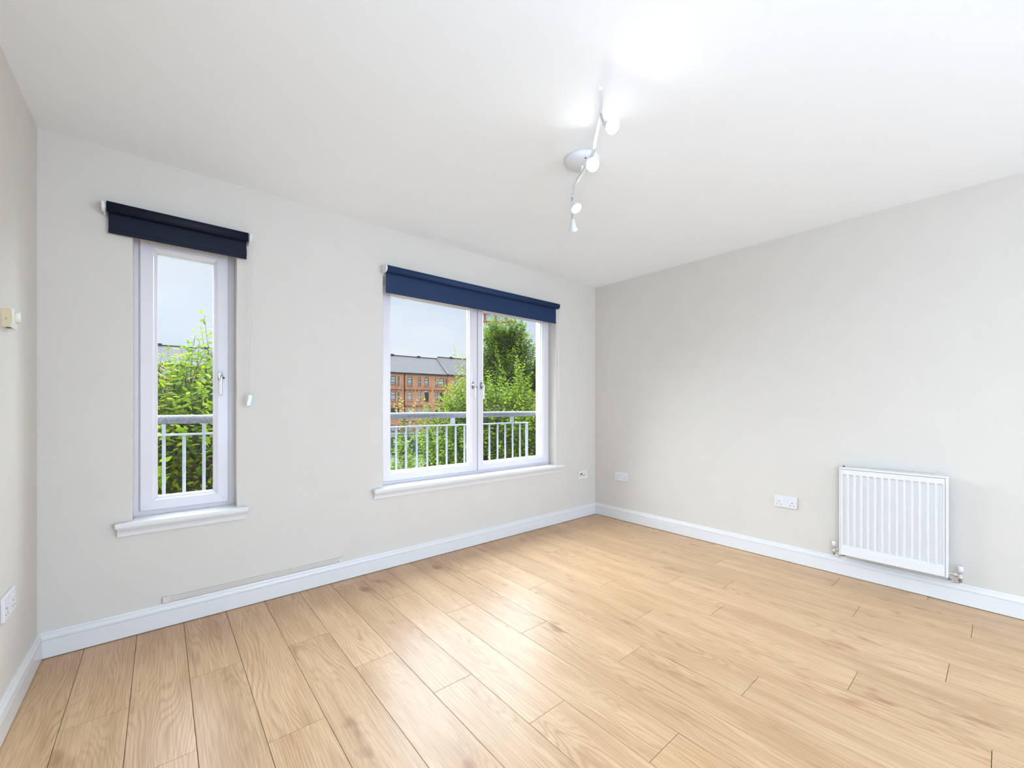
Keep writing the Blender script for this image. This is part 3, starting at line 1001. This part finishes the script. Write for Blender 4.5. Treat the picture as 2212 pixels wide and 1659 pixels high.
railing('galvanised railing outside the tall narrow window', -3.7221, -3.1154, [-3.6169, -3.5219, -3.4293, -3.3343, -3.2397], [(-3.5219, 0.009), (-3.3343, 0.009)], [-3.7019, -3.1356], -3.0951)
b2 = [-2.0925, -2.0070, -1.9110, -1.8139, -1.7168, -1.6248, -1.5317, -1.4387, -1.3477, -1.2557, -1.1556, -1.0575, -0.9624, -0.8674, -0.7713]
railing('galvanised railing outside the wide window', -2.4378, -0.6681, [-2.3873, -2.2861, -2.1901] + b2 + [-0.7238] * 0, [(-1.5631, 0.022), (-0.8755, 0.022), (-2.2356, 0.022)], [-0.6803, -2.4277], -0.4659)

# ---------------------------------------------------------------- ground outside
GZ = -4.2
g = obj('ground', B().box(-120, 160, 0.6, 180, GZ - 0.3, GZ), M_GRASS)
tag(g, 'green lawn between the flat and the red sandstone houses', 'ground', kind='structure')
f_az = math.radians(-2.398)
P0 = Vector((32.23, 76.92, 0))
pv = thing('trim_1', (P0.x, P0.y, GZ), 'pale paved path in front of the red sandstone houses', 'path', rz=f_az, kind='structure')
pb = B()
for k in range(24):
    pb.rbox(-38 + k * 3.0 + 0.02, -35 + k * 3.0 - 0.02, -7.5, -0.6, 0.0, 0.09, 0.02, 1)
o = obj('paving', pb, M_PAVE, pv, world=False)
o['kind'] = 'stuff'


# ---------------------------------------------------------------- tenements
def far_window(parent, x0, x1, z0, z1, mf, mp, split=0.33):
    y = 0.10
    fr = B()
    t = 0.10
    for a, b_, c, d in ((x0, x1, z0, z0 + t), (x0, x1, z1 - t, z1), (x0, x0 + t, z0, z1), (x1 - t, x1, z0, z1),
                        (x0, x1, z1 - (z1 - z0) * split - t / 2, z1 - (z1 - z0) * split + t / 2)):
        fr.box(a, b_, y - 0.05, y + 0.05, c, d)
    if x1 - x0 > 0.5 and z1 - z0 > 1.5:
        fr.box(x0, x1, y - 0.04, y + 0.05, z0 + 0.38, z0 + 0.46)
    w = obj('window', fr, mf, parent, world=False)
    obj('pane', B().box(x0 + 0.05, x1 - 0.05, y, y + 0.03, z0 + 0.05, z1 - 0.05), mp, w, world=False)
    return w


def tenement(label, s0, s1, ez, rz_, wins, hoods, first=False, door=None):
    r = thing('tenement', (P0.x, P0.y, 0), label, 'building', 'row of red sandstone tenements', rz=f_az)
    wb = B()
    # wall front cut round the windows
    rows = sorted({(w[2], w[3]) for w in wins})
    zc = [GZ] + [z for rr in rows for z in rr] + [ez]
    for i in range(len(zc) - 1):
        z0, z1 = zc[i], zc[i + 1]
        spans = sorted([(w[0], w[1]) for w in wins if abs(w[2] - z0) < 1e-6])
        xa = s0
        for a, b_ in spans + [(s1, s1)]:
            if a > xa:
                wb.box(xa, a, 0, 0.35, z0, z1)
            xa = b_
    wb.box(s0, s1, 0.35, 10, GZ, ez)
    obj('wall', wb, M_STONE, r, world=False)
    rf = B()
    prof = [(-0.35, ez - 0.02), (-0.35, ez + 0.10), (5.0, rz_), (10.35, ez + 0.10), (10.35, ez - 0.02)]
    rf.prism(prof, lambda p, a: (a, p[0], p[1]), s0, s1)
    roof = obj('roof', rf, M_TILE, r, world=False)
    rd = B().tube([(s0, 5.0, rz_ + 0.02), (s1, 5.0, rz_ + 0.02)], 0.13, 8)
    for k in range(int((s1 - s0) / 6)):
        rd.box(s0 + 3.2 + k * 6.1, s0 + 3.9 + k * 6.1, 4.8, 5.2, rz_, rz_ + 0.28)
    obj('ridge', rd, M_TILE, roof, world=False)
    vg = B().prism([(-0.4, ez + 0.08), (-0.4, ez + 0.3), (5.0, rz_ + 0.24), (5.0, rz_)], lambda p, a: (a, p[0], p[1]), s1 - 0.12, s1 + 0.16)
    obj('verge', vg, M_PAVE, roof, world=False)
    obj('gutter', B().box(s0, s1, -0.42, -0.22, ez - 0.16, ez + 0.06), M_GUTTER, r, world=False)
    obj('eaves_course', B().box(s0, s1, -0.12, 0, ez - 0.42, ez - 0.16), M_SILLST, r, world=False)
    for x0, x1, z0, z1, mf, mp in wins:
        w = far_window(r, x0, x1, z0, z1, mf, mp)
        obj('window_sill', B().box(x0 - 0.15, x1 + 0.15, -0.14, 0.02, z0 - 0.22, z0), M_SILLST, r, world=False)
    for a, b_, z in hoods:
        hb = B().prism([(0, z - 0.06), (-0.22, z + 0.04), (-0.28, z + 0.12), (-0.24, z + 0.2), (0, z + 0.26)], lambda p, q: (q, p[0], p[1]), a, b_)
        n = max(2, int(round((b_ - a) / 1.2)) + 1)
        for k in range(n):
            x = a + 0.12 + (b_ - a - 0.24) * k / (n - 1)
            hb.box(x - 0.08, x + 0.08, -0.16, 0, z - 0.32, z - 0.02)
        obj('hood_mould', hb, M_TRIMST, r, world=False)
    return r


ROWZ = [(5.43, 7.15), (2.10, 4.04), (-1.15, 0.68), (-4.0, -2.72)]
cols = [(-1.25, -0.88), (-0.42, 0.62), (1.04, 1.40), (3.18, 4.20), (5.53, 6.15), (7.03, 7.95), (9.53, 10.17), (10.60, 11.66), (12.02, 12.32)]
cols = [(-13.0, -12.0), (-10.9, -10.2), (-9.2, -8.2), (-6.4, -5.4), (-4.3, -3.6)] + cols
wins = []
PM = [M_PANE, M_PANE, M_PANEL, M_PANE, M_PANEL, M_PANE]
for ri, (z0, z1) in enumerate(ROWZ):
    for ci, (a, b_) in enumerate(cols):
        if ri == 3 and 9.3 < a < 11:
            continue
        mf = M_WFRD
        mp = PM[(ci + ri * 2) % 6]
        if ri == 1 and 3 < a < 9:
            mf, mp = (M_TRIMST, M_PANEL) if a < 6.5 else (M_WFRD, M_PANED)
        if ri == 1 and a > 10:
            mp = M_PANED
        if ri >= 2 and 3 < a < 8.5:
            mf, mp = M_WFRW, M_PANE
        elif ri == 2:
            mp = M_PANED
        wins.append((a, b_, z0, z1, mf, mp))
hoods = []
for z in (4.42, 1.10):
    hoods += [(-1.5, 1.9, z), (2.6, 4.75, z), (5.08, 8.5, z), (9.15, 12.3, z)]
hoods += [(1.6, 9.0, -2.05)]
tn = tenement('red sandstone tenement with dark tiled roof seen through the left pane of wide window', -20.0, 12.45, 7.90, 12.0, wins, hoods)
obj('downpipe', B().tube([(2.45, -0.30, 7.8), (2.45, -0.14, 7.45), (2.45, -0.14, GZ)], 0.09, 8), M_GUTTER, tn, world=False)
obj('alarm_box', B().rbox(6.55, 6.75, -0.2, 0, 3.35, 4.05, 0.03, 1), M_CREAM, tn, world=False)
obj('wall_lamp', B().lathe([(0.0, 0), (0.30, 0.03), (0.24, 0.16), (0.0, 0.22)], (7.05, -0.32, 4.08), (0, 0, 1), 14), M_PLAST, tn, world=False)
dr = obj('door', B().rbox(9.65, 10.70, -0.08, 0.0, GZ, -2.80, 0.03, 1), M_RED, tn, world=False)
obj('door_glass', B().box(9.78, 10.5, -0.1, -0.07, -3.55, -2.95), M_PANED, dr, world=False)
wins2 = [(-35.75, -35.05, 5.2, 6.72, M_WFRW, M_PANEL), (-34.85, -34.15, 5.2, 6.72, M_WFRW, M_PANEL),
         (-33.0, -32.2, 5.2, 6.72, M_WFRW, M_PANE), (-38.5, -37.7, 5.2, 6.72, M_WFRW, M_PANE),
         (-35.75, -35.05, 1.9, 3.6, M_WFRW, M_PANE), (-34.85, -34.15, 1.9, 3.6, M_WFRW, M_PANE),
         (-33.0, -32.2, 1.9, 3.6, M_WFRW, M_PANE)]
tenement('red sandstone house behind the tree in the tall narrow window', -52.0, -20.2, 7.40, 10.75, wins2, [(-36.2, -33.8, 4.6)])
wins3 = [(a, b_, z0, z1, M_WFRD, M_PANE) for z0, z1 in ROWZ[:3] for a, b_ in ((14.4, 15.4), (16.6, 17.3), (18.2, 19.2))]
tenement('end tenement with slightly higher roof, mostly hidden by trees', 12.62, 23.0, 7.95, 12.4, wins3, [(14.0, 15.8, 4.42), (16.2, 19.6, 4.42)])

# tower block beyond the trees
t0 = Vector((CAM[0], CAM[1], 0)) + Vector((0.612, 0.791, 0)) * 178
tw = thing('tower_block', (t0.x, t0.y, GZ), 'white and red tower block rising behind the tallest tree', 'building', rz=math.radians(-37))
LZ = -GZ
obj('wall', B().rbox(-9.0, 9.2, 0, 14, 0, LZ + 37.0, 0.9, 4), M_WRENDER, tw, world=False)
for z in (LZ + 36.9, LZ + 40.3):
    obj('cladding_band', B().rbox(-9.3, 9.5, -0.25, 14.2, z, z + 0.75, 0.2, 2), M_BRRED, tw, world=False)
obj('top_storey', B().box(-8.7, 8.9, 0.3, 13.6, LZ + 37.6, LZ + 40.4), M_WRENDER, tw, world=False)
for k in range(4):
    x = -8.6 + k * 4.6
    obj('pier', B().box(x - 0.35, x + 0.35, -0.1, 0.4, LZ + 37.6, LZ + 40.4), M_BRRED, tw, world=False)
    if k < 3:
        fr = B()
        for j in range(5):
            fr.box(x + 0.5 + j * 0.86, x + 0.62 + j * 0.86, 0.12, 0.3, LZ + 37.7, LZ + 40.2)
        w = obj('window', fr, M_WFRW, tw, world=False)
        obj('pane', B().box(x + 0.5, x + 4.1, 0.2, 0.29, LZ + 37.7, LZ + 40.2), M_PANE, w, world=False)
    for z in (LZ + 35.3, LZ + 32.5, LZ + 29.7, LZ + 26.9):
        if k < 3:
            fr = B()
            for j in range(3):
                fr.box(x + 1.3 + j * 0.95, x + 1.42 + j * 0.95, -0.08, 0.02, z, z + 0.95)
            w = obj('window', fr, M_WFRW, tw, world=False)
            obj('pane', B().box(x + 1.3, x + 3.3, -0.05, 0.01, z, z + 0.95), M_PANED, w, world=False)

# fence, car, shrub far below
fx = Vector((17.4, 37.6, GZ))
fn_ = thing('timber_fence', fx, 'dark green timber fence in front of the blue car', 'fence', rz=math.radians(-40))
for k in range(16):
    obj('fence_board', B().box(-3.2 + k * 0.4, -3.2 + k * 0.4 + 0.385, 0, 0.03, 0.05, 2.0 + 0.02 * ((k * 7) % 3)), M_FENCE, fn_, world=False)
for z in (0.5, 1.6):
    obj('fence_rail', B().box(-3.2, 3.2, 0.03, 0.08, z, z + 0.1), M_FENCE, fn_, world=False)

cr = thing('car', (20.9, 41.9, GZ), 'pale blue car parked behind the green fence', 'car', rz=math.radians(-40))
prof = [(-2.0, 0.35), (-2.05, 0.75), (-1.7, 0.92), (-1.05, 0.98), (-0.45, 1.46), (0.75, 1.50), (1.45, 1.02), (2.0, 0.9), (2.05, 0.4)]
cb = B()
vs, fs = [], []
for yk, sc in ((-0.8, 0.97), (-0.72, 1.0), (0.72, 1.0), (0.8, 0.97)):
    vs += [(x * sc, yk * (1.0 if z < 1.0 else 0.86), z) for x, z in prof]
npf = len(prof)
for i in range(3):
    for k in range(npf):
        k2 = (k + 1) % npf
        fs.append((i * npf + k, i * npf + k2, (i + 1) * npf + k2, (i + 1) * npf + k))
fs += [tuple(range(npf))[::-1], tuple(3 * npf + k for k in range(npf))]
cb.add(vs, fs)
obj('body', cb, M_CAR, cr, world=False)
for sy in (-1, 1):
    obj('side_window', B().prism([(-0.85, 1.03), (-0.38, 1.40), (0.70, 1.43), (1.20, 1.05)], lambda p, a: (p[0], a, p[1]), sy * 0.75 - 0.04, sy * 0.75 + 0.04), M_PANED, cr, world=False)
    for x in (-1.25, 1.25):
        obj('wheel', B().lathe([(0.0, 0), (0.2, 0), (0.32, 0.02), (0.32, 0.18), (0.2, 0.2), (0.0, 0.2)], (x, sy * 0.72 - 0.1, 0.32), (0, 1, 0), 18), M_TYRE, cr, world=False)

# ---------------------------------------------------------------- trees
LEAFV = np.array([(0, 0, 0), (-.23, .28, -.03), (.23, .28, -.03), (-.21, .62, -.09), (.21, .62, -.09), (0, 1, -.20), (0, .33, .03), (0, .65, -.02)])
LEAFF = [(0, 1, 6), (0, 6, 2), (1, 3, 7, 6), (6, 7, 4, 2), (3, 5, 7), (7, 5, 4)]
TINTS = [0.12, 0.35, 0.6, 0.85]


def leaf_mesh(n_tint, m):
    me = bpy.data.meshes.new('leaf')
    me.from_pydata([tuple(v) for v in LEAFV], [], LEAFF)
    a = me.attributes.new('tint', 'FLOAT', 'POINT')
    a.data.foreach_set('value', [n_tint] * 8)
    me.polygons.foreach_set('use_smooth', [True] * len(LEAFF))
    me.materials.append(m)
    return me


CF = np.array([math.sin(math.radians(40.1656)), math.cos(math.radians(40.1656)), 0])
CR = np.array([CF[1], -CF[0], 0])


def tree(label, base, zc0, ztop, R, shape, nshoot, leaf, m, seed, nparts=0, spikes=(), dens=0.032, tint0=0.0, group=None, name='tree', gz=GZ, slen=(0.35, 0.85)):
    rng = np.random.default_rng(seed)
    r = thing(name, (base[0], base[1], gz), label, 'tree' if name == 'tree' else 'shrub', group)
    bx, by = base
    tk = B()
    tk.tube([(bx, by, gz), (bx + 0.03, by, gz + (zc0 - gz) * 0.6), (bx, by + 0.03, zc0 + (ztop - zc0) * 0.4), (bx, by, ztop - 0.25)], [0.06 * min(1, R), 0.05 * min(1, R), 0.022 * min(1, R), 0.006], 8)
    obj('trunk', tk, M_BARK, r)
    br = B()
    P, D, S, T = [], [], [], []
    shoots = []
    for i in range(nshoot):
        u = rng.random() ** 0.8
        z = zc0 + (ztop - 0.25 - zc0) * u
        rad = R * shape(u) * (0.30 + 0.70 * math.sqrt(rng.random()))
        ph = rng.random() * 2 * math.pi
        st = np.array([bx + rad * math.cos(ph), by + rad * math.sin(ph), z - 0.25])
        out = np.array([math.cos(ph), math.sin(ph), 0])
        L = rng.uniform(*slen) * (1.0 if u < 0.8 else 0.8)
        d = out * rng.uniform(0.15, 0.75) + np.array([0, 0, rng.uniform(0.6, 1.1)]) + rng.normal(0, 0.15, 3)
        shoots.append((st, d / np.linalg.norm(d), L, rad / max(R * shape(u), 0.05)))
        if i % 3 == 0:
            br.tube([(bx, by, z - 0.25 - rad * 0.5), tuple((np.array([bx, by, z - 0.25]) + st) / 2 + np.array([0, 0, -0.06])), tuple(st)], [0.010, 0.007, 0.004], 4, False)
    for (a, b_, z0, z1, lean) in spikes:
        st = np.array([a, b_, z0])
        d = np.array([lean[0], lean[1], 1.0])
        shoots.append((st, d / np.linalg.norm(d), z1 - z0, 1.0))
    for st, d, L, rel in shoots:
        n = max(4, int(L / dens))
        side = np.cross(d, [0, 0, 1])
        if np.linalg.norm(side) < 1e-3:
            side = np.array([1.0, 0, 0])
        side /= np.linalg.norm(side)
        tw = rng.random() * math.pi
        oth = np.cross(side, d)
        axis = side * math.cos(tw) + oth * math.sin(tw)
        bend = rng.normal(0, 0.10, 3)
        bend[2] = -abs(bend[2]) * 0.6
        mid = st + d * L * 0.5 + bend * L * 0.2
        end = st + d * L + bend * L
        br.tube([tuple(st), tuple(mid), tuple(st * 0.03 + mid * 0.10 + end * 0.87)], [0.0040, 0.0028, 0.0012], 3, False)
        for k in range(n):
            t = (k + rng.random() * 0.7) / n
            p = (1 - t) ** 2 * st + 2 * t * (1 - t) * mid + t * t * end
            sgn = 1 if k % 2 else -1
            ax = axis * sgn + rng.normal(0, 0.35, 3) + d * 0.45
            ax[2] -= 0.10
            ax /= np.linalg.norm(ax)
            P.append(p); D.append(ax)
            S.append(leaf * rng.uniform(0.7, 1.2) * (1.0 if t < 0.75 else 1.0 - 1.6 * (t - 0.75)))
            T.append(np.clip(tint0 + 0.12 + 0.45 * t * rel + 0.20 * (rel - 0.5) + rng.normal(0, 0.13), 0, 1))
    P, D, S, T = map(np.array, (P, D, S, T))
    up = np.tile([0, 0, 1.0], (len(P), 1)) + rng.normal(0, 0.42, (len(P), 3))
    X = np.cross(D, up)
    X /= np.linalg.norm(X, axis=1)[:, None]
    Z = np.cross(X, D)
    obj('branches', br, M_TWIG, r)
    part = np.zeros(len(P), bool)
    if nparts:
        rel = P - np.array(CAM)
        dep = rel @ CF
        uu = (rel @ CR) / dep
        vv = -rel[:, 2] / dep
        px = 1106 + 898 * uu
        pyy = 876.9 + 898 * vv
        vis = (((px > 338) & (px < 464)) | ((px > 846) & (px < 1160))) & (pyy > 640) & (pyy < 1080)
        score = np.where(vis, S / dep, 0)
        # spread over the visible front: the nearest leaves
        idx = np.argsort(-score)[:nparts]
        part[idx[score[idx] > 0]] = True
    rl = np.array(r.location)
    if part.any():
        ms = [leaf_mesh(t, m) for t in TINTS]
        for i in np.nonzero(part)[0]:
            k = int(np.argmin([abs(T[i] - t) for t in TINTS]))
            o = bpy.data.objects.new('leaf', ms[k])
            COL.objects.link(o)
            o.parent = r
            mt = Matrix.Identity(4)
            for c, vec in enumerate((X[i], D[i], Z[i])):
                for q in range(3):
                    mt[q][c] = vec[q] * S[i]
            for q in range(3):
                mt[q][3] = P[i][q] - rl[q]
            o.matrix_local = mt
    keep = ~part
    P, D, S, T, X, Z = P[keep], D[keep], S[keep], T[keep], X[keep], Z[keep]
    n = len(P)
    V = (P[:, None, :] - rl + S[:, None, None] * (LEAFV[None, :, 0:1] * X[:, None, :] + LEAFV[None, :, 1:2] * D[:, None, :] + LEAFV[None, :, 2:3] * Z[:, None, :])).reshape(-1, 3)
    me = bpy.data.meshes.new('foliage')
    me.vertices.add(len(V))
    me.vertices.foreach_set('co', V.ravel())
    lens = [len(f) for f in LEAFF]
    flat = np.array([i for f in LEAFF for i in f])
    per = len(flat)
    loops = (flat[None, :] + 8 * np.arange(n)[:, None]).ravel()
    starts0 = np.concatenate([[0], np.cumsum(lens)[:-1]])
    starts = (starts0[None, :] + per * np.arange(n)[:, None]).ravel()
    me.loops.add(len(loops))
    me.loops.foreach_set('vertex_index', loops.astype(np.int32))
    me.polygons.add(len(starts))
    me.polygons.foreach_set('loop_start', starts.astype(np.int32))
    me.polygons.foreach_set('use_smooth', [True] * len(starts))
    me.update(calc_edges=True)
    a = me.attributes.new('tint', 'FLOAT', 'POINT')
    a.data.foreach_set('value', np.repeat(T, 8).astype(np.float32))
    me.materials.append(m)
    fo = bpy.data.objects.new('foliage', me)
    COL.objects.link(fo)
    fo.parent = r
    fo['kind'] = 'stuff'
    return r


round_ = lambda u: math.sqrt(max(0.05, 1 - (max(0, u - 0.55) / 0.5) ** 2)) if u > 0.55 else 1.0
cone_ = lambda u: 0.16 + 0.84 * (1 - u) ** 0.75
TG = 'trees close outside the windows'
tree('bright green tree filling the tall narrow window', (-3.42, 2.05), -1.5, 1.74, 0.88, round_, 2100, 0.072, M_LEAF1, 3, nparts=290,
     spikes=[(-3.34, 1.35, 0.9, 1.50, (0.05, 0.1)), (-3.178, 2.0, 1.1, 2.10, (0, 0)), (-3.333, 2.0, 1.2, 1.89, (0.0, 0.0)), (-3.25, 2.0, 1.2, 1.87, (0.03, 0.0)), (-3.19, 2.1, 1.1, 1.98, (0.02, 0)), (-3.22, 1.95, 1.1, 1.86, (0, 0)),
             (-3.42, 1.6, 0.9, 1.52, (0.0, 0.0))], group=TG, tint0=0.08)
tree('dark green tree behind the bright tree in tall narrow window', (-2.45, 2.9), -1.5, 1.95, 0.85, round_, 1200, 0.072, M_LEAF2, 5, group=TG,
     spikes=[(-3.05, 3.1, 1.3, 2.10, (-0.05, 0)), (-2.90, 2.8, 1.4, 2.32, (0, 0))])
tree('bushy light green tree in the middle of wide window', (1.05, 3.25), -1.5, 1.75, 1.10, round_, 1700, 0.066, M_LEAF1, 8, nparts=150, group=TG, tint0=0.10,
     spikes=[(0.62, 3.45, 1.2, 2.35, (0, 0)), (0.52, 3.3, 1.0, 1.9, (0, 0)), (1.55, 3.0, 1.2, 2.25, (0, 0)), (1.25, 3.2, 1.2, 2.1, (0, 0)), (0.85, 3.2, 1.1, 2.0, (0, 0)), (1.75, 3.0, 1.1, 2.0, (0, 0))] + [(1.39 + 0.13 * math.cos(k * 2.4), 2.84 + 0.13 * math.sin(k * 2.4), 1.15, 1.62 + 0.065 * k, (-0.12 * math.cos(k * 2.4), -0.12 * math.sin(k * 2.4))) for k in range(9)])
tree('tallest dark green pointed tree in the right pane of wide window', (3.14, 5.35), -1.5, 3.45, 1.45, cone_, 2000, 0.074, M_LEAF1, 11, group=TG, tint0=-0.04, slen=(0.4, 0.9),
     spikes=[(3.14, 5.35, 2.9, 3.85, (0, 0)), (2.95, 5.4, 2.7, 3.6, (0, 0)), (3.2, 5.2, 2.6, 3.55, (0, 0)), (2.6, 5.6, 2.3, 3.2, (0, 0)), (3.05, 5.2, 2.7, 3.7, (0, 0))])
tree('dark tree at the right edge of the wide window', (3.50, 4.15), -1.5, 2.55, 1.05, cone_, 1100, 0.074, M_LEAF3, 13, group=TG, tint0=0.06,
     spikes=[(2.75, 4.25, 1.9, 2.85, (0, 0)), (3.0, 4.1, 1.8, 2.75, (0, 0))])
tree('dense dark hedge tree low in the wide window beside the railing end', (2.35, 2.6), -1.5, 0.95, 1.00, round_, 1300, 0.070, M_LEAF3, 17, group=TG, tint0=0.10)
tree('low bushy tree below the handrail in left pane of wide window', (-0.50, 3.6), -1.5, 0.30, 0.95, round_, 1300, 0.070, M_LEAF2, 19, group=TG, tint0=0.12,
     spikes=[(-0.78, 3.5, 0.1, 0.98, (0, 0)), (-0.70, 3.45, 0.1, 0.85, (0, 0)), (-0.86, 3.45, 0.1, 0.90, (0, 0)), (-0.95, 3.4, 0.0, 0.85, (0, 0))])
tree('slender sapling with yellow-green top before the red facade', (0.02, 4.62), -1.5, 0.85, 0.20, cone_, 120, 0.075, M_LEAF1, 23, group=TG, tint0=0.35, slen=(0.25, 0.45),
     spikes=[(0.02, 4.62, 0.7, 1.40, (0, 0)), (0.09, 4.6, 0.75, 1.28, (0.1, 0)), (-0.03, 4.6, 0.7, 1.2, (-0.1, 0))])
tree('dark shrub by the red sandstone wall beyond the fence', (23.6, 52.5), GZ + 0.2, GZ + 2.5, 1.6, round_, 150, 0.16, M_LEAF3, 29, name='shrub', dens=0.09)
